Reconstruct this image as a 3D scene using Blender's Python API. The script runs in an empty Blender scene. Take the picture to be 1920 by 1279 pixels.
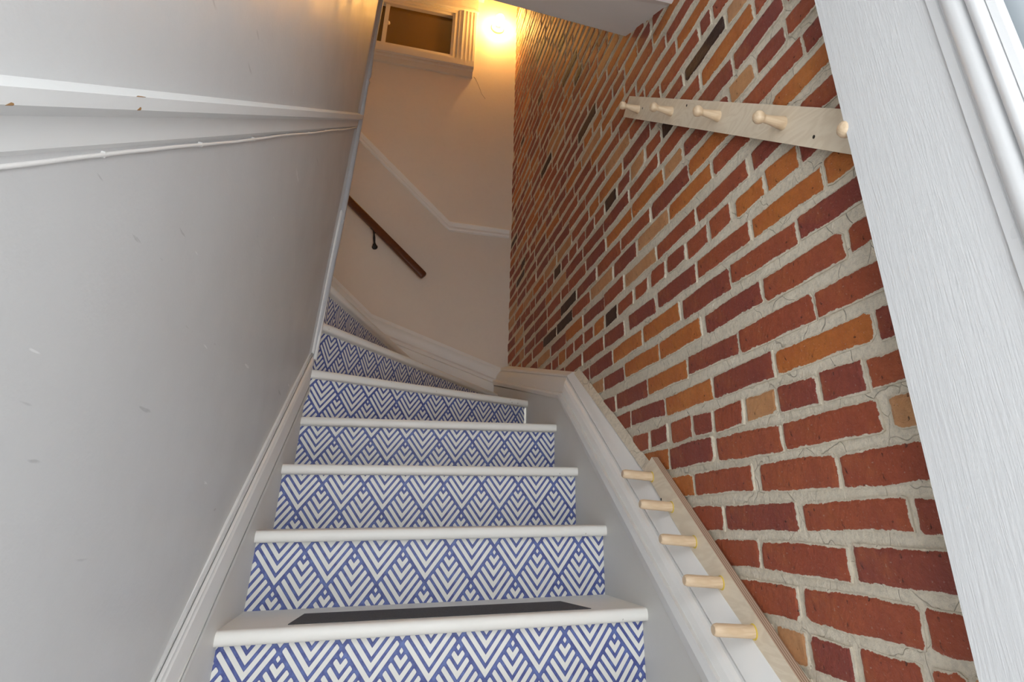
import bpy, bmesh, math, random
from mathutils import Vector, Matrix

# ---------------------------------------------------------------- camera, light
H0 = 0.972                     # height of the lens above the entry floor
SC = bpy.context.scene
COL = SC.collection
random.seed(7)

cam_d = bpy.data.cameras.new('camera')
cam = bpy.data.objects.new('camera', cam_d)
COL.objects.link(cam)
yaw, pitch, roll = 0.2884103, 0.4096902, -0.0120473
cy_, sy_, cp_, sp_ = math.cos(yaw), math.sin(yaw), math.cos(pitch), math.sin(pitch)
fw = Vector((sy_ * cp_, cy_ * cp_, sp_))
rt = Vector((cy_, -sy_, 0))
up = rt.cross(fw)
c_, s_ = math.cos(roll), math.sin(roll)
rt, up = c_ * rt + s_ * up, -s_ * rt + c_ * up
M = Matrix.Identity(4)
for i in range(3):
    M[i][0], M[i][1], M[i][2] = rt[i], up[i], -fw[i]
M[2][3] = H0
cam.matrix_world = M
cam_d.sensor_fit = 'HORIZONTAL'
cam_d.sensor_width = 36.0
cam_d.lens = 20.9793
cam_d.shift_x = -0.049109
cam_d.shift_y = -0.080045
cam_d.clip_start = 0.02
SC.camera = cam

world = bpy.data.worlds.new('overcast_sky')
SC.world = world
world.use_nodes = True
bg = world.node_tree.nodes['Background']
bg.inputs['Color'].default_value = (0.93, 0.97, 1.0, 1)
bg.inputs['Strength'].default_value = 2.5

SC.view_settings.view_transform = 'Standard'
SC.view_settings.look = 'None'
SC.view_settings.exposure = 0.90
SC.view_settings.gamma = 1.0
SC.view_settings.use_curve_mapping = False

BULB_STRENGTH = 175.0

# ---------------------------------------------------------------- node helpers
def newmat(name):
    m = bpy.data.materials.new(name)
    m.use_nodes = True
    nt = m.node_tree
    return m, nt, nt.nodes['Principled BSDF']

def N(nt, typ, **kw):
    n = nt.nodes.new(typ)
    for k, v in kw.items():
        setattr(n, k, v)
    return n

def put(nt, sock, v):
    if isinstance(v, bpy.types.NodeSocket):
        nt.links.new(v, sock)
    else:
        sock.default_value = v

def mth(nt, op, a, b=0.0, c=None):
    n = N(nt, 'ShaderNodeMath', operation=op)
    put(nt, n.inputs[0], a)
    put(nt, n.inputs[1], b)
    if c is not None:
        put(nt, n.inputs[2], c)
    return n.outputs[0]

def mixc(nt, f, a, b, mode='MIX'):
    n = N(nt, 'ShaderNodeMix', data_type='RGBA', blend_type=mode)
    put(nt, n.inputs[0], f)
    put(nt, n.inputs[6], a if isinstance(a, bpy.types.NodeSocket) else (*a, 1))
    put(nt, n.inputs[7], b if isinstance(b, bpy.types.NodeSocket) else (*b, 1))
    return n.outputs[2]

def coords(nt, scale=(1, 1, 1), kind='Object', rot=(0, 0, 0)):
    tc = N(nt, 'ShaderNodeTexCoord')
    mp = N(nt, 'ShaderNodeMapping')
    mp.inputs['Scale'].default_value = scale
    mp.inputs['Rotation'].default_value = rot
    nt.links.new(tc.outputs[kind], mp.inputs['Vector'])
    return mp.outputs[0]

def noise(nt, vec, scale, detail=4, rough=0.55, out='Fac', dist=0.0):
    n = N(nt, 'ShaderNodeTexNoise')
    nt.links.new(vec, n.inputs['Vector'])
    n.inputs['Scale'].default_value = scale
    n.inputs['Detail'].default_value = detail
    n.inputs['Roughness'].default_value = rough
    n.inputs['Distortion'].default_value = dist
    return n.outputs[out]

def ramp(nt, fac, lo, hi, a=0.0, b=1.0):
    n = N(nt, 'ShaderNodeMapRange')
    nt.links.new(fac, n.inputs[0])
    n.inputs[1].default_value = lo
    n.inputs[2].default_value = hi
    n.inputs[3].default_value = a
    n.inputs[4].default_value = b
    return n.outputs[0]

def bump(nt, bsdf, h, strength=0.3, dist=0.01, prev=None):
    n = N(nt, 'ShaderNodeBump')
    n.inputs['Strength'].default_value = strength
    n.inputs['Distance'].default_value = dist
    nt.links.new(h, n.inputs['Height'])
    if prev is not None:
        nt.links.new(prev, n.inputs['Normal'])
    nt.links.new(n.outputs[0], bsdf.inputs['Normal'])
    return n.outputs[0]

# ---------------------------------------------------------------- materials
def paint(name, col, rough=0.4, scuff=0.12, grain=220.0, bstr=0.08, scuffcol=None, chip=0.0, stretch=(1, 1, 1), marks=0.0):
    m, nt, b = newmat(name)
    v = coords(nt, kind='Object')
    big = ramp(nt, noise(nt, v, 2.3, 5), 0.35, 0.7)
    fine = ramp(nt, noise(nt, v, 34.0, 3), 0.5, 0.8)
    sc = scuffcol or tuple(c * 0.72 for c in col)
    colr = mixc(nt, mth(nt, 'MULTIPLY', big, scuff), col, sc)
    colr = mixc(nt, mth(nt, 'MULTIPLY', fine, scuff * 0.6), colr, sc)
    if chip > 0:
        ch = ramp(nt, noise(nt, v, 60.0, 1, 0.4), 0.79, 0.80)
        colr = mixc(nt, mth(nt, 'MULTIPLY', ch, chip), colr, (0.20, 0.15, 0.10))
    if marks > 0:
        for rx, sc_, dark in ((0.75, 5.0, True), (-0.35, 6.5, True), (0.5, 7.5, False)):
            mk = ramp(nt, noise(nt, coords(nt, scale=(1, 1.0, 7), rot=(rx, 0, 0)), sc_, 3, 0.5), 0.735, 0.76)
            colr = mixc(nt, mth(nt, 'MULTIPLY', mk, marks), colr, (0.28, 0.28, 0.28) if dark else (0.9, 0.9, 0.9))
    nt.links.new(colr, b.inputs['Base Color'])
    rr = ramp(nt, noise(nt, v, 6.0, 3), 0.3, 0.7, rough - 0.06, rough + 0.1)
    nt.links.new(rr, b.inputs['Roughness'])
    v2 = coords(nt, scale=stretch, kind='Object')
    bump(nt, b, noise(nt, v2, grain, 2, 0.5), bstr, 0.004)
    return m

M_LEFT = paint('grey_wall_paint', (0.58, 0.58, 0.578), 0.38, 0.10, 130.0, 0.08, marks=0.45)
M_BACK = paint('cream_wall_paint', (0.76, 0.695, 0.625), 0.55, 0.16, 60.0, 0.12)
M_CEIL = paint('ceiling_paint', (0.88, 0.86, 0.84), 0.6, 0.12, 60.0, 0.10)
M_TRIM = paint('white_trim_paint', (0.83, 0.825, 0.81), 0.46, 0.06, 22.0, 0.06)
M_RAILW = paint('grey_white_rail_paint', (0.72, 0.72, 0.71), 0.46, 0.08, 22.0, 0.08)
M_STRG = paint('stringer_paint', (0.72, 0.71, 0.68), 0.44, 0.05, 10.0, 0.02)
M_TREAD = paint('tread_paint', (0.84, 0.825, 0.785), 0.42, 0.12, 18.0, 0.05, chip=0.5, scuffcol=(0.62, 0.58, 0.50))
M_CASE = paint('cream_casing_paint', (0.72, 0.66, 0.58), 0.4, 0.12, 60.0, 0.08)
M_FLOOR = paint('grey_floor_paint', (0.35, 0.34, 0.33), 0.5, 0.3, 40.0, 0.1)
M_CABLE = paint('white_cable', (0.80, 0.79, 0.77), 0.4, 0.08, 60.0, 0.05)

def door_mat():
    m, nt, b = newmat('embossed_white_door')
    b.inputs['Roughness'].default_value = 0.42
    v = coords(nt, scale=(1, 22, 1.3), kind='Object')
    g1 = noise(nt, v, 9.0, 4, 0.55, dist=0.8)
    g2 = noise(nt, coords(nt, scale=(1, 60, 5), kind='Object'), 6.0, 3, 0.5)
    h = mth(nt, 'ADD', ramp(nt, g1, 0.40, 0.62), mth(nt, 'MULTIPLY', g2, 0.7))
    nt.links.new(mixc(nt, ramp(nt, g1, 0.3, 0.7), (0.74, 0.745, 0.75), (0.78, 0.785, 0.79)), b.inputs['Base Color'])
    bump(nt, b, h, 0.24, 0.0010)
    return m
M_DOOR = door_mat()
M_DOORSMOOTH = paint('smooth_white_moulding', (0.80, 0.805, 0.81), 0.3, 0.03, 60.0, 0.02)

def glass_frost():
    m, nt, b = newmat('frosted_door_glass')
    b.inputs['Base Color'].default_value = (0.70, 0.76, 0.80, 1)
    b.inputs['Roughness'].default_value = 0.35
    b.inputs['Transmission Weight'].default_value = 0.35
    v = coords(nt)
    bump(nt, b, noise(nt, v, 30.0, 2), 0.1, 0.003)
    return m
M_FROST = glass_frost()

def brickmat(name, c1, c2, c3, speck=0.35, warm=(0.50, 0.15, 0.045)):
    m, nt, b = newmat(name)
    v = coords(nt, kind='Object')
    at = N(nt, 'ShaderNodeAttribute', attribute_name='tint')
    t = at.outputs['Fac']
    n1 = ramp(nt, noise(nt, v, 9.0, 5, 0.6), 0.32, 0.68)
    n2 = ramp(nt, noise(nt, v, 55.0, 4, 0.65), 0.35, 0.72)
    col = mixc(nt, t, c1, c2)
    col = mixc(nt, mth(nt, 'MULTIPLY', n1, 0.95), col, c3)
    col = mixc(nt, mth(nt, 'MULTIPLY', n2, 0.45), col, tuple(x * 0.55 for x in c1))
    mo = ramp(nt, noise(nt, v, 16.0, 3, 0.6), 0.50, 0.72)
    col = mixc(nt, mth(nt, 'MULTIPLY', mo, 0.38), col, warm)
    sp = ramp(nt, noise(nt, v, 190.0, 2, 0.6), 0.66, 0.74)
    col = mixc(nt, mth(nt, 'MULTIPLY', sp, speck), col, (0.55, 0.45, 0.38))
    pit = ramp(nt, noise(nt, v, 70.0, 2, 0.5), 0.70, 0.76)
    col = mixc(nt, mth(nt, 'MULTIPLY', pit, 0.7), col, (0.06, 0.03, 0.025))
    ed = N(nt, 'ShaderNodeAttribute', attribute_name='rim').outputs['Fac']
    sm = mth(nt, 'ADD', ed, mth(nt, 'MULTIPLY', noise(nt, v, 75.0, 5, 0.7), 1.3))
    sm2 = ramp(nt, noise(nt, v, 11.0, 2), 0.4, 0.65, -0.12, 0.16)
    smear = ramp(nt, mth(nt, 'ADD', sm, sm2), 1.22, 1.32)
    mcol = mixc(nt, ramp(nt, noise(nt, v, 60.0, 3), 0.3, 0.7), (0.76, 0.68, 0.55), (0.56, 0.495, 0.39))
    col = mixc(nt, smear, col, mcol)
    scr = ramp(nt, noise(nt, coords(nt, scale=(1, 1, 5), rot=(0.6, 0, 0)), 40.0, 4, 0.75), 0.70, 0.76)
    col = mixc(nt, mth(nt, 'MULTIPLY', scr, 0.35), col, (0.58, 0.46, 0.40))
    nt.links.new(col, b.inputs['Base Color'])
    b.inputs['Roughness'].default_value = 0.55
    h = mth(nt, 'SUBTRACT', noise(nt, v, 45.0, 6, 0.65), mth(nt, 'MULTIPLY', pit, 0.5))
    bump(nt, b, h, 0.75, 0.007)
    b.inputs['Specular IOR Level'].default_value = 0.3
    return m
M_BRICK = {
    'r': brickmat('red_brick', (0.385, 0.088, 0.040), (0.47, 0.128, 0.048), (0.30, 0.072, 0.048)),
    'd': brickmat('maroon_brick', (0.30, 0.068, 0.044), (0.36, 0.09, 0.044), (0.225, 0.055, 0.050)),
    'o': brickmat('orange_brick', (0.54, 0.175, 0.040), (0.64, 0.25, 0.07), (0.47, 0.13, 0.038)),
    't': brickmat('tan_brick', (0.60, 0.31, 0.14), (0.66, 0.36, 0.18), (0.50, 0.22, 0.09), 0.35, (0.60, 0.36, 0.20)),
    'k': brickmat('burnt_brick', (0.060, 0.026, 0.018), (0.11, 0.045, 0.028), (0.035, 0.019, 0.016), 0.15, (0.12, 0.05, 0.03)),
}

def mortar_mat():
    m, nt, b = newmat('lime_mortar')
    v = coords(nt, kind='Object')
    n1 = ramp(nt, noise(nt, v, 8.0, 5), 0.3, 0.7)
    n2 = ramp(nt, noise(nt, v, 90.0, 4, 0.7), 0.45, 0.75)
    col = mixc(nt, n1, (0.80, 0.715, 0.58), (0.70, 0.62, 0.49))
    col = mixc(nt, mth(nt, 'MULTIPLY', n2, 0.5), col, (0.36, 0.33, 0.28))
    vo = N(nt, 'ShaderNodeTexVoronoi', feature='DISTANCE_TO_EDGE')
    wv = coords(nt, scale=(1, 1, .8))
    wob = N(nt, 'ShaderNodeVectorMath', operation='ADD')
    nn = N(nt, 'ShaderNodeTexNoise'); nn.inputs['Scale'].default_value = 14.0
    nt.links.new(wv, nn.inputs['Vector'])
    sc = N(nt, 'ShaderNodeVectorMath', operation='SCALE'); sc.inputs['Scale'].default_value = 0.06
    nt.links.new(nn.outputs['Color'], sc.inputs[0])
    nt.links.new(wv, wob.inputs[0]); nt.links.new(sc.outputs[0], wob.inputs[1])
    nt.links.new(wob.outputs[0], vo.inputs['Vector']); vo.inputs['Scale'].default_value = 8.0
    crack = ramp(nt, vo.outputs['Distance'], 0.0, 0.007, 1.0, 0.0)
    col = mixc(nt, mth(nt, 'MULTIPLY', mth(nt, 'MULTIPLY', crack, ramp(nt, noise(nt, v, 3.0, 2), 0.42, 0.6)), 0.6), col, (0.10, 0.09, 0.075))
    nt.links.new(col, b.inputs['Base Color'])
    b.inputs['Roughness'].default_value = 0.9
    h = mth(nt, 'ADD', noise(nt, v, 28.0, 6, 0.7), mth(nt, 'MULTIPLY', crack, -0.4))
    bump(nt, b, h, 0.7, 0.012)
    return m
M_MORT = mortar_mat()

def wood(name, c1, c2, stretch, scale=3.0, rough=0.5, dist=2.2, rot=(0, 0, 0)):
    m, nt, b = newmat(name)
    v = coords(nt, scale=stretch, kind='Object', rot=rot)
    n1 = noise(nt, v, scale, 3, 0.5, dist=dist)
    w = mth(nt, 'SINE', mth(nt, 'MULTIPLY', n1, 46.0))
    f = ramp(nt, w, -1, 1)
    n2 = ramp(nt, noise(nt, coords(nt, scale=tuple(s * 12 for s in stretch), rot=rot), 6.0, 3), 0.3, 0.7)
    col = mixc(nt, mth(nt, 'MULTIPLY', f, 0.8), c1, c2)
    col = mixc(nt, mth(nt, 'MULTIPLY', n2, 0.25), col, c2)
    nt.links.new(col, b.inputs['Base Color'])
    b.inputs['Roughness'].default_value = rough
    bump(nt, b, n2, 0.05, 0.002)
    return m
SLOPE_ROT = (math.radians(-38), 0, 0)
M_BIRCH = wood('birch_plywood', (0.86, 0.745, 0.58), (0.77, 0.645, 0.48), (1, 2.6, 9), 1.4, 0.5, 1.2, SLOPE_ROT)
M_BEECH = wood('beech_dowel', (0.74, 0.57, 0.39), (0.64, 0.465, 0.29), (1.0, 9, 9), 5.0, 0.45, 0.6)
M_WALNUT = wood('stained_handrail_wood', (0.125, 0.036, 0.012), (0.07, 0.02, 0.008), (2, 9, 9), 4.0, 0.3, 1.0)

def ply_edge():
    m, nt, b = newmat('plywood_edge')
    v = coords(nt)
    sx = N(nt, 'ShaderNodeSeparateXYZ'); nt.links.new(v, sx.inputs[0])
    w = mth(nt, 'SINE', mth(nt, 'MULTIPLY', sx.outputs[0], 1250.0))
    nt.links.new(mixc(nt, ramp(nt, w, -0.3, 0.3), (0.30, 0.19, 0.13), (0.56, 0.42, 0.31)), b.inputs['Base Color'])
    b.inputs['Roughness'].default_value = 0.7
    return m
M_PLYEDGE = ply_edge()

def plain(name, col, rough=0.5, metal=0.0, nscale=40.0, var=0.25):
    m, nt, b = newmat(name)
    n = ramp(nt, noise(nt, coords(nt), nscale, 3), 0.3, 0.7)
    nt.links.new(mixc(nt, mth(nt, 'MULTIPLY', n, var), col, tuple(c * 0.6 for c in col)), b.inputs['Base Color'])
    b.inputs['Roughness'].default_value = rough
    b.inputs['Metallic'].default_value = metal
    return m
M_GLUE = plain('dried_glue', (0.75, 0.55, 0.08), 0.3)
M_IRON = plain('black_iron', (0.02, 0.02, 0.022), 0.35, 0.4)
M_PORC = plain('white_porcelain', (0.85, 0.82, 0.76), 0.15, 0, 20, 0.05)
M_HOLE = plain('dark_screw_hole', (0.03, 0.022, 0.015), 0.8)
M_VINYL = plain('cream_vinyl_sash', (0.74, 0.66, 0.55), 0.4, 0, 20, 0.1)
M_AMBER = plain('painted_warm_light_pane', (0.17, 0.088, 0.010), 0.12, 0, 3, 0.35)  # opaque pane; lit room behind and warm reflection put into the base colour
M_DARKTRIM = plain('grey_corner_paint', (0.50, 0.50, 0.52), 0.35, 0, 30, 0.2)

def grip():
    m, nt, b = newmat('black_grit_tape')
    n = ramp(nt, noise(nt, coords(nt), 420.0, 2), 0.55, 0.75)
    nt.links.new(mixc(nt, n, (0.058, 0.060, 0.070), (0.16, 0.16, 0.175)), b.inputs['Base Color'])
    b.inputs['Roughness'].default_value = 0.85
    bump(nt, b, n, 0.6, 0.002)
    return m
M_GRIP = grip()

def bulbmat():
    m, nt, b = newmat('lit_bulb_glass')
    b.inputs['Base Color'].default_value = (1, 0.9, 0.7, 1)
    b.inputs['Emission Color'].default_value = (1.0, 0.54, 0.14, 1)
    b.inputs['Emission Strength'].default_value = BULB_STRENGTH
    return m
M_BULB = bulbmat()

def chevron_mat():
    """Printed riser paper: diamonds filled with nested Vs, heart and dot at the top."""
    m, nt, b = newmat('blue_chevron_paper')
    tc = N(nt, 'ShaderNodeTexCoord')
    sx = N(nt, 'ShaderNodeSeparateXYZ')
    nt.links.new(tc.outputs['UV'], sx.inputs[0])
    U, Vv = sx.outputs[0], sx.outputs[1]
    def cen(x, o):
        return mth(nt, 'SUBTRACT', mth(nt, 'FRACT', mth(nt, 'ADD', x, o)), 0.5)
    a1, b1 = mth(nt, 'ABSOLUTE', cen(U, 0.5)), cen(Vv, 0.5)
    a2, b2 = mth(nt, 'ABSOLUTE', cen(U, 0.0)), cen(Vv, 0.0)
    sel = mth(nt, 'GREATER_THAN', mth(nt, 'ADD', a1, mth(nt, 'ABSOLUTE', b1)), 0.5)
    def pick(p, q):
        return mth(nt, 'ADD', mth(nt, 'MULTIPLY', p, mth(nt, 'SUBTRACT', 1.0, sel)), mth(nt, 'MULTIPLY', q, sel))
    a, bb = pick(a1, a2), pick(b1, b2)
    t, w = mth(nt, 'ADD', bb, a), mth(nt, 'SUBTRACT', bb, a)
    S, HB, RR, MG = 0.168, 0.049, 0.026, 0.030
    q = mth(nt, 'SUBTRACT', mth(nt, 'FRACT', mth(nt, 'ADD', mth(nt, 'DIVIDE', mth(nt, 'SUBTRACT', t, 0.400), S), 0.5)), 0.5)
    dist = mth(nt, 'MULTIPLY', mth(nt, 'ABSOLUTE', q), S)
    e1 = mth(nt, 'MAXIMUM', mth(nt, 'SUBTRACT', dist, HB - RR), 0.0)
    e2 = mth(nt, 'MAXIMUM', mth(nt, 'SUBTRACT', -0.5 + MG + RR, w), 0.0)
    sd = mth(nt, 'SUBTRACT', mth(nt, 'SQRT', mth(nt, 'ADD', mth(nt, 'MULTIPLY', e1, e1), mth(nt, 'MULTIPLY', e2, e2))), RR)
    blue_f = ramp(nt, sd, -0.004, 0.004)
    edge = ramp(nt, sd, 0.006, 0.022, 1.0, 0.0)
    v = coords(nt, kind='UV', scale=(1, 1, 1))
    n1 = ramp(nt, noise(nt, v, 7.0, 4, 0.6), 0.38, 0.66)
    n2 = ramp(nt, noise(nt, v, 60.0, 2, 0.6), 0.58, 0.75)
    blue = mixc(nt, n1, (0.055, 0.072, 0.25), (0.12, 0.17, 0.43))
    blue = mixc(nt, mth(nt, 'MULTIPLY', n2, 0.35), blue, (0.25, 0.34, 0.62))
    blue = mixc(nt, mth(nt, 'MULTIPLY', edge, 0.65), blue, (0.035, 0.045, 0.19))
    white = mixc(nt, ramp(nt, noise(nt, v, 3.0, 3), 0.3, 0.7), (0.80, 0.79, 0.75), (0.76, 0.745, 0.70))
    nt.links.new(mixc(nt, blue_f, white, blue), b.inputs['Base Color'])
    b.inputs['Roughness'].default_value = 0.5
    bump(nt, b, blue_f, 0.05, 0.001)
    return m
M_CHEV = chevron_mat()

# ---------------------------------------------------------------- mesh helpers
def tag(o, label=None, cat=None, group=None, kind=None):
    if label: o['label'] = label
    if cat: o['category'] = cat
    if group: o['group'] = group
    if kind: o['kind'] = kind
    return o

WORLD = {}
def build(name, verts, faces, mats, parent=None, smooth=False, uv=None, midx=None, origin=None, attr=None, fix=True):
    """verts in lens-centred metres; the lens height is added here."""
    vs = [Vector((v[0], v[1], v[2] + H0)) for v in verts]
    if origin is None:
        lo = [min(v[i] for v in vs) for i in range(3)]
        hi = [max(v[i] for v in vs) for i in range(3)]
        org = Vector(((lo[0] + hi[0]) / 2, (lo[1] + hi[1]) / 2, lo[2]))
    else:
        org = Vector((origin[0], origin[1], origin[2] + H0))
    me = bpy.data.meshes.new(name)
    me.from_pydata([tuple(v - org) for v in vs], [], faces)
    if not isinstance(mats, (list, tuple)):
        mats = [mats]
    for m in mats:
        me.materials.append(m)
    if midx:
        for p, k in zip(me.polygons, midx):
            p.material_index = k
    if uv:
        l = me.uv_layers.new(name='UVMap')
        for p in me.polygons:
            for li in p.loop_indices:
                l.data[li].uv = uv(vs[me.loops[li].vertex_index] - Vector((0, 0, H0)))
    if attr:
        a = me.attributes.new('tint', 'FLOAT', 'POINT')
        a.data.foreach_set('value', attr)
        a = me.attributes.new('rim', 'FLOAT', 'POINT')
        a.data.foreach_set('value', RIM * (len(vs) // len(RIM)))
    if fix:
        bm = bmesh.new(); bm.from_mesh(me)
        bmesh.ops.recalc_face_normals(bm, faces=bm.faces)
        bm.to_mesh(me); bm.free()
    if smooth:
        for p in me.polygons:
            p.use_smooth = True
        if smooth is not True:
            me.set_sharp_from_angle(angle=math.radians(smooth))
    o = bpy.data.objects.new(name, me)
    COL.objects.link(o)
    WORLD[o] = org
    if parent is not None:
        o.parent = parent
        o.location = org - WORLD[parent]
    else:
        o.location = org
    return o

def empty(name, loc, label, cat, group=None, kind=None):
    o = bpy.data.objects.new(name, None)
    o.empty_display_size = 0.1
    COL.objects.link(o)
    p = Vector((loc[0], loc[1], loc[2] + H0))
    o.location = p
    WORLD[o] = p
    return tag(o, label, cat, group, kind)

class MB:
    def __init__(s): s.v, s.f, s.m = [], [], []
    def add(s, vf, m=0):
        v, f = vf; n = len(s.v)
        s.v += list(v); s.f += [tuple(i + n for i in q) for q in f]; s.m += [m] * len(f)
        return s
    def build(s, name, mats, parent=None, **k):
        return build(name, s.v, s.f, mats, parent, midx=s.m, **k)

def box(x0, x1, y0, y1, z0, z1):
    v = [(x, y, z) for z in (z0, z1) for y in (y0, y1) for x in (x0, x1)]
    return v, [(0, 1, 3, 2), (4, 6, 7, 5), (0, 4, 5, 1), (2, 3, 7, 6), (0, 2, 6, 4), (1, 5, 7, 3)]

def loft(rings, closed=True, caps=True):
    n = len(rings[0]); v = [p for r in rings for p in r]; f = []
    for k in range(len(rings) - 1):
        for i in range(n if closed else n - 1):
            j = (i + 1) % n
            f.append((k * n + i, k * n + j, (k + 1) * n + j, (k + 1) * n + i))
    if caps and closed:
        f.append(tuple(range(n))[::-1]); f.append(tuple(range((len(rings) - 1) * n, len(rings) * n)))
    return v, f

def prism(poly, d0, d1):
    """poly: list of 3d points, extruded by vectors d0..d1"""
    return loft([[tuple(Vector(p) + Vector(d0)) for p in poly], [tuple(Vector(p) + Vector(d1)) for p in poly]])

def tube(path, r, n=8, caps=True):
    P = [Vector(p) for p in path]; rings = []
    for i, p in enumerate(P):
        d = (P[min(i + 1, len(P) - 1)] - P[max(i - 1, 0)]).normalized()
        a = d.cross(Vector((0, 0, 1)))
        if a.length < 1e-3: a = d.cross(Vector((1, 0, 0)))
        a.normalize(); b = d.cross(a)
        rr = r[i] if isinstance(r, (list, tuple)) else r
        rings.append([tuple(p + (a * math.cos(t) + b * math.sin(t)) * rr) for t in [2 * math.pi * k / n for k in range(n)]])
    return loft(rings, True, caps)

def lathe(org, axis, prof, n=20):
    """prof: (distance along axis, radius)"""
    ax = Vector(axis).normalized()
    a = ax.cross(Vector((0, 0, 1)))
    if a.length < 1e-3: a = Vector((1, 0, 0))
    a.normalize(); b = ax.cross(a); O = Vector(org)
    rings = [[tuple(O + ax * h + (a * math.cos(t) + b * math.sin(t)) * max(r, 1e-4)) for t in [2 * math.pi * k / n for k in range(n)]] for h, r in prof]
    return loft(rings, True, True)

def bevel_obj(o, w=0.002, seg=2):
    bm = bmesh.new(); bm.from_mesh(o.data)
    bmesh.ops.bevel(bm, geom=bm.edges[:], offset=w, segments=seg, affect='EDGES', clamp_overlap=True)
    bm.to_mesh(o.data); bm.free()
    return o

def lerp(a, b, t): return tuple(x + (y - x) * t for x, y in zip(a, b))
def along(a, b, y):
    """point on the line a-b at depth y"""
    t = (y - a[1]) / (b[1] - a[1]); return lerp(a, b, t)

# ---------------------------------------------------------------- key sizes
XL, XR, XW, D = -0.2932, 0.6931, 0.79, 4.03
R_, RUN, Y0, Z0, TN, OV = 0.19, 0.27854, 1.60969, -0.24139, 0.0302, 0.0397
FLOOR = -H0
TOPZ = 4.55

# ---------------------------------------------------------------- setting
def leftx(z):
    pts = [(-1.2, -0.3175), (0.0, -0.3175), (0.55, -0.302), (1.25, -0.276), (1.75, -0.258), (2.5, -0.240), (5.0, -0.212)]
    for (z0, x0), (z1, x1) in zip(pts, pts[1:]):
        if z <= z1: return x0 + (x1 - x0) * (z - z0) / (z1 - z0)
    return pts[-1][1]

o = build('floor', *box(-0.45, 0.95, -0.5, 4.15, FLOOR - 0.05, FLOOR), M_FLOOR)
tag(o, 'grey painted entry floor below the staircase', 'floor', kind='structure')

ZS = [FLOOR, 0.0, 0.55, 0.8, 1.05, 1.25, 1.5, 1.75, 2.1, 2.5, 3.2, TOPZ]
rings = []
for z in ZS:
    x = leftx(z)
    rings.append([(x, -0.5, z), (x, 2.445, z), (x + 0.010, 2.466, z), (x + 0.010, 2.478, z), (-0.44, 2.478, z), (-0.44, -0.5, z)])
o = build('wall_left', *loft(rings), M_LEFT)
tag(o, 'glossy pale grey painted wall beside the stairs, left of the treads', 'wall', kind='structure')

# back wall with the window opening
WX0, WX1, WZ0, WZ1 = -0.85, 0.272, 3.555, 4.10
mb = MB()
for b_ in ((-2.2, WX0, FLOOR, TOPZ), (WX1, 0.95, FLOOR, TOPZ), (WX0, WX1, FLOOR, WZ0), (WX0, WX1, WZ1, TOPZ)):
    mb.add(box(b_[0], b_[1], D, D + 0.16, b_[2], b_[3]))
o = mb.build('wall_back', M_BACK)
tag(o, 'cream plaster wall at the stair turn, holding the high window', 'wall', kind='structure')
wall_back = o
# hairline plaster crack right of the window sill
pts = [(0.437, D, 3.412), (0.452, D, 3.40), (0.470, D, 3.36), (0.495, D, 3.30), (0.512, D, 3.25), (0.545, D, 3.205)]
ck = build('plaster_crack', *tube([(p[0], p[1] - 0.0006, p[2]) for p in pts], 0.0008, 5), M_HOLE, wall_back)
tag(ck, 'thin dark crack in the plaster')

o = build('wall_upper', *box(-2.2, -2.05, 2.3, D + 0.16, FLOOR, TOPZ), M_BACK)
tag(o, 'cream plaster end wall of the upper flight, hidden round the corner', 'wall', kind='structure')
o = build('wall_hall', *box(-2.2, -0.44, 2.30, 2.475, FLOOR, TOPZ), M_BACK)
tag(o, 'cream partition wall along the upper flight, behind the corner', 'wall', kind='structure')
o = build('ceiling_upper', *box(-2.2, 0.95, 1.6, D + 0.16, TOPZ, TOPZ + 0.1), M_CEIL)
tag(o, 'cream ceiling high above the stair turn', 'ceiling', kind='structure')
o = build('wall_overhead', *box(-0.44, 0.95, 1.56, 1.70, 1.93, TOPZ), M_CEIL)
tag(o, 'painted wall above the soffit edge, facing the stair turn', 'wall', kind='structure')

# entry ceiling with its sloping soffit
def ceilprof(x, dz):
    return [(x, -0.5, 1.575), (x, 1.328, 1.579), (x, 1.722, 1.804 + dz), (x, 1.722, 2.05), (x, -0.5, 2.05)]
o = build('ceiling', *loft([ceilprof(0.93, -0.01), ceilprof(-0.50, 0.095)]), M_CEIL)
tag(o, 'pale grey sloping soffit over the stairs, above the brick wall', 'ceiling', kind='structure')

# front wall with the open doorway behind the lens
mb = MB()
mb.add(box(-0.60, -0.27, -0.50, -0.20, FLOOR, 1.60))
mb.add(box(0.748, 1.05, -0.50, -0.20, FLOOR, 1.60))
mb.add(box(-0.27, 0.748, -0.50, -0.20, 1.12, 1.60))
o = mb.build('wall_front', M_LEFT)
tag(o, 'painted front wall around the open doorway', 'wall', kind='structure')

# ---------------------------------------------------------------- brick wall
MORT_X = XW + 0.0045
ybase = box(MORT_X, 0.95, -0.5, D + 0.02, FLOOR, TOPZ)
wr = build('wall_right', *ybase, M_MORT)
tag(wr, 'exposed red brick wall with pale lime mortar along the stairs', 'wall', kind='structure')

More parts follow.
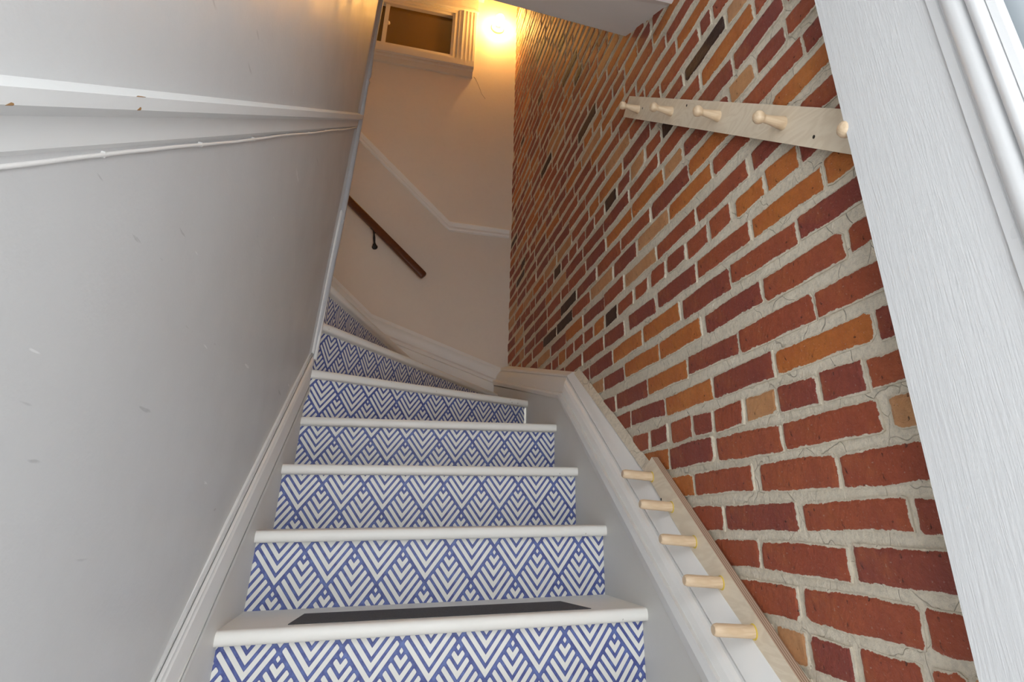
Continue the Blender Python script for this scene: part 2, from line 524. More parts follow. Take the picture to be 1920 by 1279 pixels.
CZ = {-3: -.229, -2: -.156, -1: -.077, 0: -.002, 1: .075, 2: .151, 3: .219, 4: .299, 5: .378, 6: .465, 7: .545,
      8: .622, 9: .705, 10: .783, 11: .866, 12: .937}
def zc(k):
    if k in CZ: return CZ[k]
    return .937 + .0785 * (k - 12) if k > 12 else -.229 + .0765 * (k + 3)
SEEN = {
 -3: [(0.774, 0.834, 'r'), (0.849, 0.98, 'r'), (0.992, 1.102, 'd'), (1.114, 1.208, 't')],
 -2: [(0.736, 0.824, 'r'), (0.83, 1.104, 'r'), (1.12, 1.318, 'r')],
 -1: [(0.70, 0.948, 'd'), (0.961, 1.222, 'r'), (1.231, 1.42, 'r')],
 0: [(0.70, 0.797, 'd'), (0.804, 1.068, 'r'), (1.084, 1.35, 'd'), (1.359, 1.508, 'r')],
 1: [(0.70, 0.94, 'r'), (0.946, 1.191, 'r'), (1.218, 1.479, 'r')],
 2: [(0.68, 0.798, 't'), (0.821, 1.088, 'r'), (1.095, 1.356, 'r'), (1.37, 1.618, 'd')],
 3: [(0.72, 0.829, 'r'), (0.836, 0.954, 'd'), (0.961, 1.088, 'd'), (1.095, 1.212, 't'), (1.222, 1.354, 'r'), (1.36, 1.462, 'd'), (1.475, 1.605, 'r'), (1.62, 1.736, 'd'), (1.75, 1.878, 'r'), (1.894, 1.999, 'd')],
 4: [(0.68, 0.788, 'd'), (0.796, 1.077, 'o'), (1.084, 1.342, 'd'), (1.349, 1.618, 'o'), (1.625, 1.882, 'd'), (1.89, 2.048, 'r')],
 5: [(0.68, 0.923, 'r'), (0.929, 1.2, 'r'), (1.206, 1.458, 'd'), (1.465, 1.731, 'o'), (1.742, 2.01, 'd')],
 6: [(0.69, 0.81, 'r'), (0.818, 1.078, 'r'), (1.087, 1.349, 'd'), (1.37, 1.628, 'o'), (1.634, 1.913, 'o'), (1.926, 2.127, 'd')],
 7: [(0.70, 0.933, 'd'), (0.94, 1.199, 'r'), (1.205, 1.464, 'd'), (1.48, 1.743, 'o'), (1.756, 2.017, 'o')],
 8: [(0.70, 0.829, 'o'), (0.837, 1.089, 'o'), (1.097, 1.358, 'r'), (1.365, 1.621, 'd'), (1.638, 1.859, 'd'), (1.904, 2.107, 'd')],
 9: [(0.70, 0.81, 'd'), (0.822, 0.885, 'd'), (0.892, 1.011, 'o'), (1.02, 1.143, 'o'), (1.164, 1.268, 'r'), (1.287, 1.403, 'r'), (1.412, 1.534, 'd'), (1.547, 1.653, 'r'), (1.683, 1.787, 'r'), (1.807, 1.954, 'r')],
 10: [(0.926, 1.052, 'd'), (1.068, 1.33, 'r'), (1.337, 1.596, 'r'), (1.603, 1.868, 't'), (1.881, 2.087, 'r')],
 11: [(0.70, 0.947, 'o'), (1.038, 1.217, 'r'), (1.225, 1.484, 'o'), (1.497, 1.737, 't'), (1.754, 1.976, 'd')],
 12: [(0.70, 0.81, 'd'), (0.817, 1.063, 'r'), (1.117, 1.34, 'o'), (1.347, 1.616, 'd'), (1.623, 1.888, 'r')],
 13: [(0.70, 0.849, 'r'), (0.856, 0.974, 'd'), (0.981, 1.096, 't')],
 14: [(0.841, 1.058, 'd'), (1.065, 1.268, 'd')], 15: [(0.95, 1.22, 'o'), (1.227, 1.361, 'r')],
 16: [(1.065, 1.307, 'k')], 17: [(1.197, 1.464, 'r')], 18: [(1.106, 1.331, 'o')]}
rb = random.Random(21)
def rcol(k, header, y):
    p = rb.random()
    if header and p < 0.10: return 'k'
    if p < 0.05: return 'k'
    if p < 0.42: return 'r'
    if p < 0.70: return 'd'
    if p < 0.92: return 'o'
    return 't'
bricks = []
KMAX = int((TOPZ - .937) / .0785) + 12
for k in range(-4, KMAX):
    header = (k % 6 == 3)
    lst = list(SEEN.get(k, []))
    fill = []
    def filler(a, b):
        y = a
        while b - y > 0.05:
            L = (0.122 if header else 0.258) * rb.uniform(.95, 1.05)
            if not header and rb.random() < 0.10: L = 0.125
            if y + L > b - 0.05: L = b - y
            fill.append((y, y + L, rcol(k, header, y)))
            y += L + rb.uniform(.006, .013)
    if lst:
        if lst[0][0] > 0.73: filler(0.60, lst[0][0] - 0.008)
        for p, q in zip(lst, lst[1:]):
            if q[0] - p[1] > 0.075: filler(p[1] + 0.008, q[0] - 0.008)
        filler(lst[-1][1] + 0.009, D - 0.004)
    else:
        filler(0.60 - rb.random() * 0.2, D - 0.004)
    for a, b, c in lst + fill:
        bricks.append((k, a, b, c))

RIM = [1.0] * 20 + [0.0] * 10
def brick_geo(k, a, b, rng):
    """ten-point ragged outline; ring 0 in the mortar, ring 1 the arris, ring 2 the face"""
    z = zc(k) + rng.uniform(-.003, .003); h = 0.0295 + rng.uniform(-.0025, .0025)
    if k in (3, 9): h *= 0.97
    L = b - a
    j = lambda s=0.0026: rng.uniform(-s, s)
    ch = min(0.010, L * 0.16); cz = 0.007
    c = lambda: ch * rng.choice((.15, .3, .5, .8, 1.3))
    e = lambda: cz * rng.choice((.15, .3, .6, 1.0, 1.6))
    sl = rng.uniform(-.0022, .0022)
    pts = [(a + c(), z - h - sl), (a + L * rng.uniform(.35, .65), z - h + j()), (b - c(), z - h + sl),
           (b + j(.0014), z - h + sl + e()), (b + j(.0014), z + h + sl - e()),
           (b - c(), z + h + sl), (a + L * rng.uniform(.35, .65), z + h + j()), (a + c(), z + h - sl),
           (a + j(.0014), z + h - sl - e()), (a + j(.0014), z - h - sl + e())]
    cy = (a + b) / 2
    pr_ = rng.uniform(-.0014, .0030)
    ty, tz = rng.uniform(-.012, .012), rng.uniform(-.035, .035)
    v = [(MORT_X + 0.004, y, zz) for y, zz in pts]
    v += [(XW - pr_ + (y - cy) * ty + (zz - z) * tz + 0.0026, y, zz) for y, zz in pts]
    d = min(.0095, L * .12)
    for y, zz in pts:
        q = (y - cy) / (L / 2)
        iy = y - d * max(-1, min(1, q * 1.15)) ; iz = zz - .0085 * max(-1, min(1, (zz - z) / h * 1.15))
        v.append((XW - pr_ + (iy - cy) * ty + (iz - z) * tz, iy, iz))
    n = 10; f = []
    for r0 in (0, 1):
        for i in range(n):
            q = (i + 1) % n
            f.append((r0 * n + i, r0 * n + q, (r0 + 1) * n + q, (r0 + 1) * n + i))
    f.append(tuple(range(2 * n, 3 * n)))
    return v, f

def area(k, a, b):                      # apparent size seen from the stair foot
    P = Vector((XW, (a + b) / 2, zc(k))); d2 = P.length_squared
    if a < 0.60 or zc(k) < -0.32: return 0
    if zc(k) > 1.58 and P.y < 1.30: return 0
    if zc(k) > 1.58 + .57 * max(P.y - 1.33, 0) and P.y < 1.72: return 0
    if zc(k) < 0.55 + .69 * (P.y - 2.42): return 0
    return (b - a) * abs(P.x / P.length) / d2
bricks.sort(key=lambda q: -area(q[0], q[1], q[2]))
KEYS = ['r', 'd', 'o', 't', 'k']
stuff = MB(); stint = []
rng = random.Random(5)
for idx, (k, a, b, c) in enumerate(bricks):
    v, f = brick_geo(k, a, b, rng)
    t = rng.random()
    if idx < 295 and area(k, a, b) > 0:
        build('brick', v, f, M_BRICK[c], wr, attr=[t] * len(v), fix=False)
    else:
        stuff.add((v, f), KEYS.index(c)); stint += [t] * len(v)
so = stuff.build('far_bricks', [M_BRICK[q] for q in KEYS], wr, attr=stint, fix=False)
tag(so, 'small distant bricks high up and near the corner', kind='stuff')

# ---------------------------------------------------------------- staircase
stair = empty('staircase', (0.2, 1.6, FLOOR), 'white painted winding stairs with blue chevron risers', 'staircase')
PIV = (-0.30, 2.49)
def front_line(i):
    """two ends of the nosing front of tread i, plan view"""
    if i <= 3:
        return (-0.300, Y0 + i * RUN), (0.700, Y0 + i * RUN)
    if i == 4: return (-0.300, 2.492), (0.700, 2.9755)
    if i == 5: return (-0.290, 2.459), (0.700, 3.8245)
    if i == 6: return (-0.272, 2.545), (0.2175, 4.03)
    return (-0.55 - (i - 7) * RUN, 2.49), (-0.55 - (i - 7) * RUN, 4.01)

def offset(l, d):
    p, q = Vector((*l[0], 0)), Vector((*l[1], 0))
    t = (q - p).normalized(); n = Vector((-t.y, t.x, 0))
    return (p + n * d), (q + n * d), t, n

def tread(i, poly, group=None):
    """poly: plan outline (first two points = nosing front)"""
    z1 = Z0 + i * R_ + TN; z0 = z1 - TN; r = TN / 2
    p, q, t, n = offset((poly[0], poly[1]), 0)
    mb = MB()
    # body, set back by the nosing radius
    body = [p + n * r, q + n * r] + [Vector((*a, 0)) for a in poly[2:]]
    mb.add(loft([[(b.x, b.y, z0) for b in body], [(b.x, b.y, z1) for b in body]]))
    # rounded nosing
    rings = []
    for e in (p, q):
        ring = []
        for k in range(11):
            th = -math.pi / 2 + math.pi * k / 10
            d = r - (r * 0.85) * math.cos(th) ** 0.7 if abs(math.cos(th)) > 1e-6 else r
            ring.append((e.x + n.x * d, e.y + n.y * d, z0 + r + r * math.sin(th)))
        rings.append(ring)
    rings = [[(x - t.x * s, y - t.y * s, z) for x, y, z in rg] for rg, s in zip(rings, (0, 0))]
    mb.add(loft(rings))
    o = mb.build('tread', M_TREAD, stair, smooth=40)
    return o

# pattern phase of each riser: (distance of a dot column along the riser, height of the dot)
P_, HH_ = 0.130, 0.171
PHASE = {0: (0.134, -0.274), 1: (0.133, -0.089), 2: (0.132, 0.097), 3: (0.133, 0.271),
         4: (0.1456, 0.455), 5: (0.204, 0.641), 6: (0.171, 0.836)}
def riser(i):
    l = front_line(i)
    p, q, t, n = offset(l, OV)
    zt = Z0 + i * R_ + 0.002; zb = zt - R_ + TN - 0.004
    b0, b1 = p + n * 0.014, q + n * 0.014
    v = [(p.x, p.y, zb), (q.x, q.y, zb), (b1.x, b1.y, zb), (b0.x, b0.y, zb), (p.x, p.y, zt), (q.x, q.y, zt), (b1.x, b1.y, zt), (b0.x, b0.y, zt)]
    f = [(0, 1, 5, 4), (1, 2, 6, 5), (2, 3, 7, 6), (3, 0, 4, 7), (4, 5, 6, 7), (3, 2, 1, 0)]
    if i <= 3: s_off = -0.300 + 0.2932 * 0
    ph = PHASE.get(i, (0.134, Z0 + i * R_ - 0.036))
    s0, zd = ph
    zT = zd + 0.0113
    start = p
    def uv(w):
        s = (Vector((w.x, w.y, 0)) - start).dot(t)
        if i <= 3: s = w.x + 0.300
        return ((s - s0) / P_, (zT - HH_ / 2 - w.z) / HH_)
    o = build('riser', v, f, M_CHEV, stair, uv=uv)
    return o

for i in range(-3, 9):
    riser(i)
    l0, l1 = front_line(i), front_line(i + 1)
    bo0, bo1, _, _ = offset(l1, OV + 0.010)
    if i == 5:
        poly = [l0[0], l0[1], (0.700, 4.01), (bo1.x, 4.01), (bo0.x, bo0.y)]
    elif i == 6:
        poly = [l0[0], (0.2110, 4.01), (-0.60, 4.01), (-0.60, 2.49)]
    else:
        poly = [l0[0], l0[1], (bo1.x, bo1.y), (bo0.x, bo0.y)]
    t_ = tread(i, poly)
    if i == 0:
        zt = Z0 + TN
        gs = [(-0.157, 1.652), (0.553, 1.645), (0.520, 1.812), (-0.138, 1.816)]
        g = build('grip_strip', *loft([[(a, b, zt + 0.0002) for a, b in gs], [(a, b, zt + 0.0016) for a, b in gs]]), M_GRIP, t_)
        tag(g, 'black gritty anti-slip strip')

# stringers (skirting panels the treads run into)
poly = [(0.72, FLOOR), (0.72, -0.765), (2.415, 0.457), (4.02, 0.829), (4.02, FLOOR)]
o = build('stringer', *prism([(XR, y, z) for y, z in poly], (0, 0, 0), (0.085, 0, 0)), M_STRG, stair)
tag(o, 'smooth pale grey side panel below the brick wall')
poly = [(0.30, FLOOR), (0.30, -0.95), (1.378, -0.254), (2.47, 0.452), (2.47, FLOOR)]
o = build('stringer', *prism([(XL, y, z) for y, z in poly], (-0.035, 0, 0), (0, 0, 0)), M_STRG, stair)
tag(o, 'glossy grey side panel along the left wall')

# ---------------------------------------------------------------- right skirting moulding
far = [(0.69, 2.4151, 0.4569), (0.681, 2.3856, 0.4657), (0.684, 2.3617, 0.469), (0.706, 2.3977, 0.4777), (0.707, 2.3934, 0.4918), (0.710, 2.3954, 0.5084), (0.717, 2.4015, 0.5257), (0.727, 2.4147, 0.5402), (0.736, 2.4348, 0.5517), (0.732, 2.4166, 0.5522), (0.735, 2.4161, 0.5579), (.768, 2.457, .581), (.789, 2.418, .574)]
near = [(0.69, 1.3441, -0.3147), (0.681, 1.296, -0.3045), (0.684, 1.2659, -0.2987), (0.706, 1.2931, -0.3031), (0.707, 1.2783, -0.3018), (0.710, 1.2628, -0.2998), (0.717, 1.2518, -0.2982), (0.727, 1.2488, -0.2983), (0.736, 1.2521, -0.2996), (0.732, 1.2403, -0.297), (0.735, 1.2385, -0.2968), (.768, 1.783, .131), (.789, 1.782, .156)]
end = [(0.69, 3.7765, 0.7784), (0.681, 3.7307, 0.7891), (0.684, 3.7486, 0.8014), (0.706, 3.8269, 0.823), (0.707, 3.8313, 0.8383), (0.710, 3.8567, 0.858), (0.717, 3.8984, 0.8816), (0.727, 3.9552, 0.9089), (0.736, 4.0057, 0.9296), (0.732, 3.9948, 0.9325), (0.735, 4.0137, 0.9517), (.768, 4.02, .962), (.789, 3.996, .965)]
def ring(d):
    m, b = d[-1], d[0]
    return list(d) + [(.80, m[1] + .01, m[2] - .03), (.80, b[1] + .06, b[2])]
nr = [along(a, b, 0.78 + (a[1] - 1.3) * 0.1) for a, b in zip(near, far)]
o = build('baseboard_right', *loft([ring(nr), ring(far)]), M_TRIM, smooth=22)
tag(o, 'white moulded skirting climbing with the stairs below the brick wall', 'baseboard', kind='structure')
er = [along(a, b, 3.995) for a, b in zip(far, end)]
o2 = build('upper_length', *loft([ring(far), ring(er)]), M_TRIM, o, smooth=22)
tag(o2, 'flatter cream length running to the back corner')
mort = build('mortar_fillet', *loft([[(.770, y, z), (.7905, y - .012, z + .022), (.80, y, z - .02)] for y, z in ((1.0, -.385), (1.30, -.181), (1.5, -.046), (1.78, .140), (2.1, .352), (2.44, .572))]), M_MORT, o)

# ---------------------------------------------------------------- back skirting and back chair rail
def sweep_back(prof, path):
    rings = []
    for k, (x, z) in enumerate(path):
        if k == 0: sl = (path[1][1] - z) / (path[1][0] - x)
        elif k == len(path) - 1: sl = (z - path[k - 1][1]) / (x - path[k - 1][0])
        else:
            s1 = (z - path[k - 1][1]) / (x - path[k - 1][0]); s2 = (path[k + 1][1] - z) / (path[k + 1][0] - x)
            sl = (s1 + s2) / 2
        w = math.hypot(1, sl)
        rings.append([(x, y, z + dz * w) for dz, y in prof])
    return loft(rings)
prof = [(0, D + .01), (0, 3.986), (-.020, 3.984), (-.026, 3.990), (-.036, 4.000), (-.055, 4.006), (-.078, 4.004), (-.088, 3.996), (-.092, 3.988), (-.110, 3.988), (-.114, 4.000), (-.45, 4.000), (-.45, D + .01)]
o = build('baseboard_back', *sweep_back(prof, [(0.775, 0.932), (-0.144, 1.26), (-1.6, 2.56)]), M_TRIM, smooth=30)
tag(o, 'cream moulded skirting rising along the back wall round the turn', 'baseboard', kind='structure')
prof = [(0, D + .01), (0, 4.012), (-.008, 4.002), (-.020, 4.006), (-.034, 4.014), (-.050, 4.008), (-.062, 4.014), (-.068, D + .01)]
o = build('trim_1', *sweep_back(prof, [(0.775, 2.013), (0.325, 2.026), (-1.6, 3.84)]), M_TRIM, smooth=30)
tag(o, 'cream chair rail bent upward across the back wall', 'chair rail', kind='structure')

# ---------------------------------------------------------------- left skirting, corner strips, rail
near = [(-0.3185, 1.2931, -0.2346), (-0.3115, 1.2873, -0.2339), (-0.3118, 1.2995, -0.2363), (-0.309, 1.2928, -0.2352), (-0.303, 1.2935, -0.2357), (-0.298, 1.302, -0.2378), (-0.2968, 1.3281, -0.243), (-0.2962, 1.3583, -0.2491), (-0.2945, 1.3834, -0.2542), (-0.2905, 1.3739, -0.2526), (-0.29, 1.3875, -0.2553), (-0.2935, 1.4103, -0.2596), (-.335, 1.4103, -.2596), (-.335, 1.2931, -.2346)]
ring_f = [(-0.294, 2.476, 0.6161), (-0.2897, 2.476, 0.6132), (-0.2882, 2.476, 0.6101), (-0.2866, 2.476, 0.6059), (-0.2846, 2.476, 0.5847), (-0.2838, 2.476, 0.5594), (-0.2849, 2.476, 0.5404), (-0.2851, 2.476, 0.5154), (-0.2848, 2.476, 0.4804), (-0.2833, 2.476, 0.4764), (-0.2802, 2.476, 0.4684), (-0.2793, 2.476, 0.4623), (-.335, 2.476, .4623), (-.335, 2.476, .6161)]
ring_n = [along(a, b, 0.30) for a, b in zip(near, ring_f)]
o = build('baseboard_left', *loft([ring_n, ring_f]), M_TRIM, smooth=22)
tag(o, 'white moulded skirting climbing along the grey left wall', 'baseboard', kind='structure')
cs = MB()
st1 = build('corner_strip', *tube([(-.2945, 2.468, .60), (-.2925, 2.468, .70), (-.283, 2.468, .95), (-.276, 2.468, 1.10), (-.268, 2.468, 1.228), (-.267, 2.468, 1.238)], [.010, .010, .010, .010, .009, .004], 8), M_TRIM, o, smooth=True)
st2 = build('corner_strip', *tube([(-.281, 2.474, .58), (-.279, 2.474, .68), (-.271, 2.474, .95), (-.265, 2.474, 1.06), (-.2565, 2.474, 1.195), (-.256, 2.474, 1.205)], [.009, .009, .009, .009, .008, .004], 8), M_TRIM, o, smooth=True)

pts = [(-.291, .56), (-.283, .644), (-.2745, .812), (-.2665, 1.002), (-.258, 1.166), (-.254, 1.311), (-.248, 1.535), (-.2415, 1.774), (-.2395, 1.925), (-.2365, 1.948), (-.2390, 1.965), (-.2345, 1.985), (-.235, 2.132), (-.2265, 2.491), (-.205, 3.4), (-.195, TOPZ)]
o = build('trim_2', *tube([(x - .004, 2.476, z) for x, z in pts], [.013] * 7 + [.013, .011, .014, .009, .013, .012, .012, .012, .012], 10), M_DARKTRIM, smooth=True)
tag(o, 'rounded grey corner bead down the end of the left wall', 'corner trim', kind='structure')

near = [(-0.3215, 0.4856, 0.3328), (-0.2815, 0.4311, 0.2824), (-0.2835, 0.4414, 0.2735), (-0.2955, 0.4625, 0.2815), (-0.3055, 0.4803, 0.2877), (-0.3055, 0.4956, 0.2646), (-0.3155, 0.5161, 0.2669), (-0.335, 0.5161, 0.2669)]
farp = [(-.262, 2.46, 1.751), (-.233, 2.46, 1.742), (-.2345, 2.46, 1.719), (-.243, 2.46, 1.714), (-.250, 2.46, 1.711), (-.250, 2.46, 1.679), (-.259, 2.46, 1.671), (-.270, 2.46, 1.671)]
def railring(y):
    return [along(a, b, y) for a, b in zip(near, farp)]
o = build('trim_3', *loft([railring(y) for y in (-0.3, 0.3, 0.9, 1.5, 2.0, 2.457)]), M_RAILW, smooth=30)
tag(o, 'chipped pale grey chair rail sloping up the left wall', 'chair rail', kind='structure')

M_RAWWOOD = plain('bare_chipped_wood', (0.36, 0.20, 0.08), 0.8)
for (ya, k0, k1, t0, t1, ln) in ((0.598, 0, 1, .93, 1.0, .017), (0.612, 1, 2, .75, .98, .006), (0.446, 1, 2, .85, 1.0, .007)):
    def onface(yy, t):
        r_ = railring(yy); p_ = lerp(r_[k0], r_[k1], t); return (p_[0] + .0006, p_[1], p_[2] + (.0006 if k0 == 0 else 0))
    q = [onface(ya, t1), onface(ya + ln * .4, t0), onface(ya + ln * .8, t0 * .7 + t1 * .3), onface(ya + ln, t1)]
    ch = build('paint_chip', q + [(a[0] - .0008, a[1], a[2] - .0008) for a in q], [(0, 1, 2, 3), (7, 6, 5, 4), (0, 4, 5, 1), (1, 5, 6, 2), (2, 6, 7, 3), (3, 7, 4, 0)], M_RAWWOOD, o)
    tag(ch, 'bare wood showing through a paint chip')

cab = empty('cable', (-.297, 1.4, .85), 'thin white cable stapled under the left chair rail', 'cable')
rc = random.Random(3)
path = []
lip_n, lip_f = near[6], farp[6]
y = 0.05
while y < 2.45:
    p = along(lip_n, lip_f, y)
    sag = 0.0022 * math.sin(y * 11) + rc.uniform(-.0008, .0008)
    path.append((p[0] + .0060, p[1], p[2] - .0028 + sag * .6)); y += 0.045
build('wire', *tube(path, 0.0026, 6), M_CABLE, cab, smooth=True)
for k in range(8, len(path), 4 if len(path) < 40 else 5):
    p = path[k]
    build('clip', *lathe((p[0] - .004, p[1], p[2]), (1, 0, 0), [(0, .0042), (.005, .0036), (.006, .0022)], 8), M_CABLE, cab)

# ---------------------------------------------------------------- peg racks
def board(name, ys, zs, x0, x1, parent):
    """outline in the wall plane (y,z), front face at x0"""
    n = len(ys)
    v = [(x0, y, z) for y, z in zip(ys, zs)] + [(x1, y, z) for y, z in zip(ys, zs)]
    f = [tuple(range(n)), tuple(range(2 * n - 1, n - 1, -1))]
    for i in range(n): j = (i + 1) % n; f.append((i, j, n + j, n + i))
    return build(name, v, f, [M_BIRCH, M_PLYEDGE], parent, midx=[0, 0] + [1] * n)

low = empty('coat_rack', (.777, 1.4, -.15), 'birch plywood rack with five straight dowel pegs, below on the skirting', 'peg rack', 'sloping peg racks')
board('backboard', [1.747, 1.050, .985, 1.684], [.132, -.440, -.372, .161], .765, .7850, low)
for y, z in ((1.693, .107), (1.579, .024), (1.467, -.057), (1.357, -.137), (1.247, -.216)):
    p = build('peg', *lathe((.768, y, z), (-1, 0, .09), [(0, .0125), (.086, .0122), (.092, .0105), (.094, .009)], 18), M_BEECH, low, smooth=40)
    g = build('glue_ring', *lathe((.7655, y, z), (-1, 0, 0), [(0, .0152), (.0016, .0148), (.0022, .0130)], 18), M_GLUE, p)
    tag(g, 'yellow dried glue ring')
for y, z in ((1.64, .045),):
    build('screw_hole', *lathe((.7652, y, z), (-1, 0, 0), [(0, .004), (.0004, .004)], 10), M_HOLE, low)

upr = empty('coat_rack', (.777, 1.2, 1.0), 'birch plywood rack with turned knob pegs high on the brick wall', 'peg rack', 'sloping peg racks')
board('backboard', [1.735, .46, .46, 1.666], [1.4075, .380, .4815, 1.453], .765, .7850, upr)
prof = [(0, .0155), (.006, .0150), (.02, .0125), (.036, .0102), (.046, .0092), (.050, .0094), (.053, .0125), (.058, .0148), (.063, .0150), (.068, .0130), (.0715, .0085), (.073, .002)]
for y, z in ((1.597, 1.341), (1.363, 1.159), (1.120, .965), (.888, .778), (.674, .598)):
    build('peg', *lathe((.766, y, z), (-1, 0, .07), prof, 18), M_BEECH, upr, smooth=50)
for y, z in ((1.563, 1.32), (1.27, 1.112), (.81, .69)):
    build('screw_hole', *lathe((.7652, y, z), (-1, 0, 0), [(0, .004), (.0004, .004)], 10), M_HOLE, upr)

# ---------------------------------------------------------------- handrail on the back wall
hr = empty('handrail', (-.3, 3.955, 1.7), 'dark stained wooden handrail sloping across the back wall', 'handrail')
a, b = Vector((.172, 3.955, 1.549)), Vector((-1.3, 3.955, 2.912))
d = (b - a).normalized(); n_ = Vector((-d.z, 0, d.x)); n_ = n_ if n_.z > 0 else -n_
sec = []
for k in range(16):
    t = 2 * math.pi * (k + .5) / 16
    cx, cz = math.cos(t), math.sin(t)
    sec.append((math.copysign(abs(cx) ** .5, cx) * .021, math.copysign(abs(cz) ** .5, cz) * .0275))
rings = []
for s, g in ((0, .72), (.006, .93), (.014, 1.0), (2.0, 1.0)):
    c = a + d * s
    rings.append([tuple(c + Vector((0, 1, 0)) * u * g + n_ * w * g) for u, w in sec])
build('rail', *loft(rings), M_WALNUT, hr, smooth=50)
br = MB()
br.add(lathe((-.180, D, 1.765), (0, -1, 0), [(0, .020), (.006, .019), (.010, .012), (.016, .009)], 14))
br.add(tube([(-.180, 4.02, 1.765), (-.181, 3.99, 1.764), (-.184, 3.965, 1.775), (-.188, 3.955, 1.80), (-.192, 3.955, 1.83), (-.196, 3.955, 1.862)], [.009, .008, .007, .0085, .006, .010], 10))
br.add(lathe((-.1815, 3.975, 1.758), (0, 0, -1), [(-.012, .006), (-.004, .012), (.006, .013), (.016, .008), (.024, .003)], 12))
br.add(tube([(-.215, 3.955, 1.880), (-.175, 3.955, 1.843)], [.011, .011], 8))
build('bracket', br.v, br.f, M_IRON, hr, smooth=40)

# ---------------------------------------------------------------- window high on the back wall
win = empty('window_1', (-.1, D, 3.44), 'high sliding window with warm room light painted amber on its panes, cream casing', 'window', kind='structure')
FR = 4.055
mb = MB()
mb.add(box(-.85, .27, FR - .015, FR + .05, WZ0, 3.612))
mb.add(box(-.85, .27, FR - .015, FR + .05, 4.045, WZ1))
mb.add(box(.229, .27, FR - .015, FR + .05, 3.612, 4.045))
mb.add(box(-.85, .27, FR - .028, FR - .015, WZ0, 3.585)); mb.add(box(.250, .27, FR - .028, FR - .015, 3.585, 4.07)); mb.add(box(-.85, .27, FR - .028, FR - .015, 4.07, WZ1))
build('frame', mb.v, mb.f, M_VINYL, win)
p = build('pane', *box(-.30, .23, FR + .022, FR + .028, 3.61, 4.05), M_AMBER, win)
p = build('pane', *box(-.84, -.31, FR + .034, FR + .040, 3.61, 4.05), M_AMBER, win)
st = build('sash_stile', *box(-.335, -.302, FR + .004, FR + .034, 3.61, 4.05), M_VINYL, win)
build('latch', *lathe((-.300, FR + .010, 3.85), (0, -1, 0), [(-.01, .018), (.004, .016), (.010, .008)], 12), M_VINYL, st)
build('reveal', *box(-.86, .28, FR + .050, FR + .056, 3.54, 4.11), M_AMBER, win)  # backing sheet in the same painted warm tone, standing in for the room beyond
mb = MB()      # fluted side casing
mb.add(box(.285, .432, D - .010, D, 3.500, 4.125))
for xa, xb in ((.318, .334), (.352, .366), (.384, .398), (.414, .432)):
    mb.add(box(xa, xb, D - .020, D - .010, 3.500, 4.125))
build('side_casing', mb.v, mb.f, M_CASE, win)
mb = MB()
mb.add(box(-.85, .440, D - .024, D, 4.125, 4.260)); mb.add(box(-.85, .448, D - .032, D, 4.105, 4.127)); mb.add(box(-.85, .490, D - .060, D, 4.260, 4.300)); mb.add(box(-.85, .272, D - .012, D + .02, WZ1 - .004, 4.125))
build('head_casing', mb.v, mb.f, M_CASE, win)
mb = MB()
mb.add(loft([[(x, D + .02, 3.560), (x, D - .045, 3.535), (x, D - .055, 3.528), (x, D - .055, 3.470), (x, D - .045, 3.462), (x, D, 3.462)] for x in (-.85, .428)]))
build('sill', mb.v, mb.f, M_CASE, win)
mb = MB()
mb.add(loft([[(x, D, 3.464), (x, D - .040, 3.464), (x, D - .040, 3.446), (x, D - .028, 3.436), (x, D - .026, 3.412), (x, D - .016, 3.392), (x, D, 3.388)] for x in (-.85, .424)]))
build('apron', mb.v, mb.f, M_CASE, win, smooth=30)

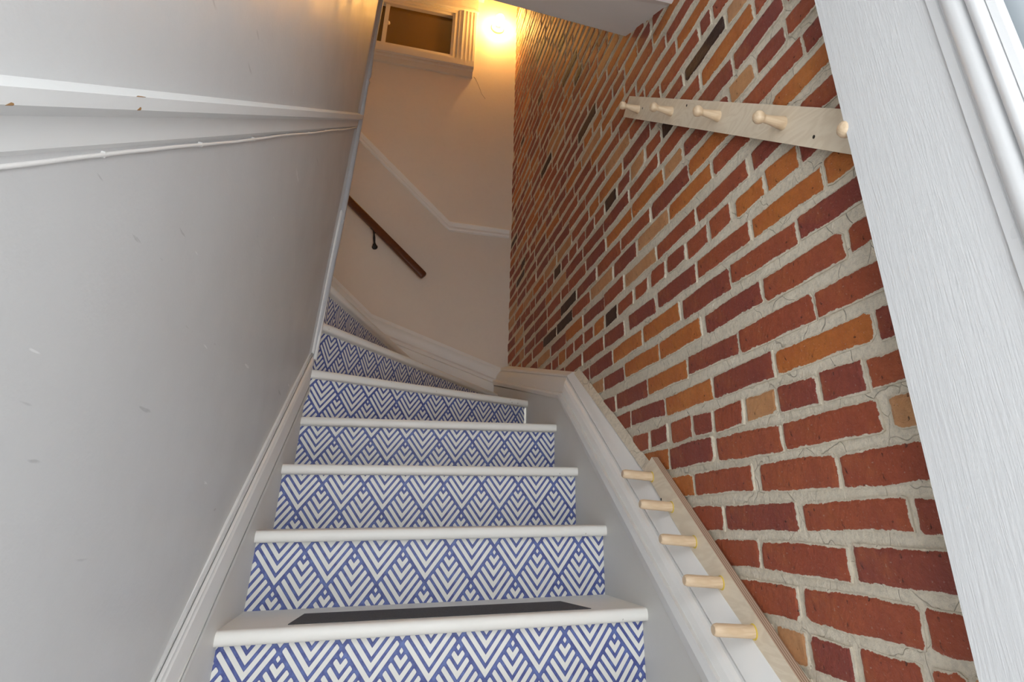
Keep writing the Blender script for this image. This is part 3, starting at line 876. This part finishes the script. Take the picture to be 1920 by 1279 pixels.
# ---------------------------------------------------------------- bare bulb lamp
lamp = empty('wall_lamp', (.622, D, 3.992), 'bare glowing bulb in a white porcelain holder beside the window', 'lamp')
build('porcelain_base', *lathe((.622, D, 3.992), (0, -1, 0), [(0, .056), (.010, .057), (.018, .052), (.022, .040), (.026, .027), (.034, .023), (.052, .022), (.054, .017)], 28), M_PORC, lamp, smooth=45)
bprof = [(.050, .014), (.064, .0155), (.076, .021), (.090, .029), (.106, .0352), (.122, .037), (.136, .0345), (.147, .028), (.155, .0185), (.160, .007), (.1605, .001)]
build('bulb', *lathe((.622, D, 3.992), (0, -1, 0), bprof, 22), M_BULB, lamp, smooth=True)

# ---------------------------------------------------------------- front door, swung open against the bricks
door = empty('door_1', (.722, .27, FLOOR), 'white wood-grain front door with a framed glass light, swung open', 'door', kind='structure')
DX0, DX1, DY0, DY1, DZ0, DZ1 = .700, .742, -.130, .668, FLOOR + .012, 1.085
GY0, GY1, GZ0, GZ1 = .078, .462, -.10, .93
mb = MB()
mb.add(box(DX0, DX1, GY1, DY1, DZ0, DZ1)); mb.add(box(DX0, DX1, DY0, GY0, DZ0, DZ1))
mb.add(box(DX0, DX1, GY0, GY1, DZ0, GZ0)); mb.add(box(DX0, DX1, GY0, GY1, GZ1, DZ1))
build('door_leaf', mb.v, mb.f, M_DOOR, door)
prof = [(-.009, 0), (-.009, -.005), (.005, -.006), (.0065, -.003), (.010, -.004)]
for k in range(9):
    t = math.pi * k / 8; prof.append((.0115 + .015 - .015 * math.cos(t), -.005 - .012 * math.sin(t)))
prof.append((.043, -.008))
for k in range(9):
    t = math.pi * k / 8; prof.append((.045 + .011 - .011 * math.cos(t), -.010 - .011 * math.sin(t)))
prof += [(.069, -.014), (.078, -.012), (.078, .004)]
rings = []
for (sy, sz) in ((1, -1), (1, 1), (-1, 1), (-1, -1), (1, -1)):
    cy0 = GY1 if sy > 0 else GY0; cz0 = GZ1 if sz > 0 else GZ0
    rings.append([(DX0 + dx, cy0 - sy * w, cz0 - sz * w) for w, dx in prof])
build('light_frame', *loft(rings, True, False), M_DOORSMOOTH, door, smooth=35)
build('glass_pane', *box(.716, .724, GY0 + .06, GY1 - .06, GZ0 + .06, GZ1 - .06), M_FROST, door)
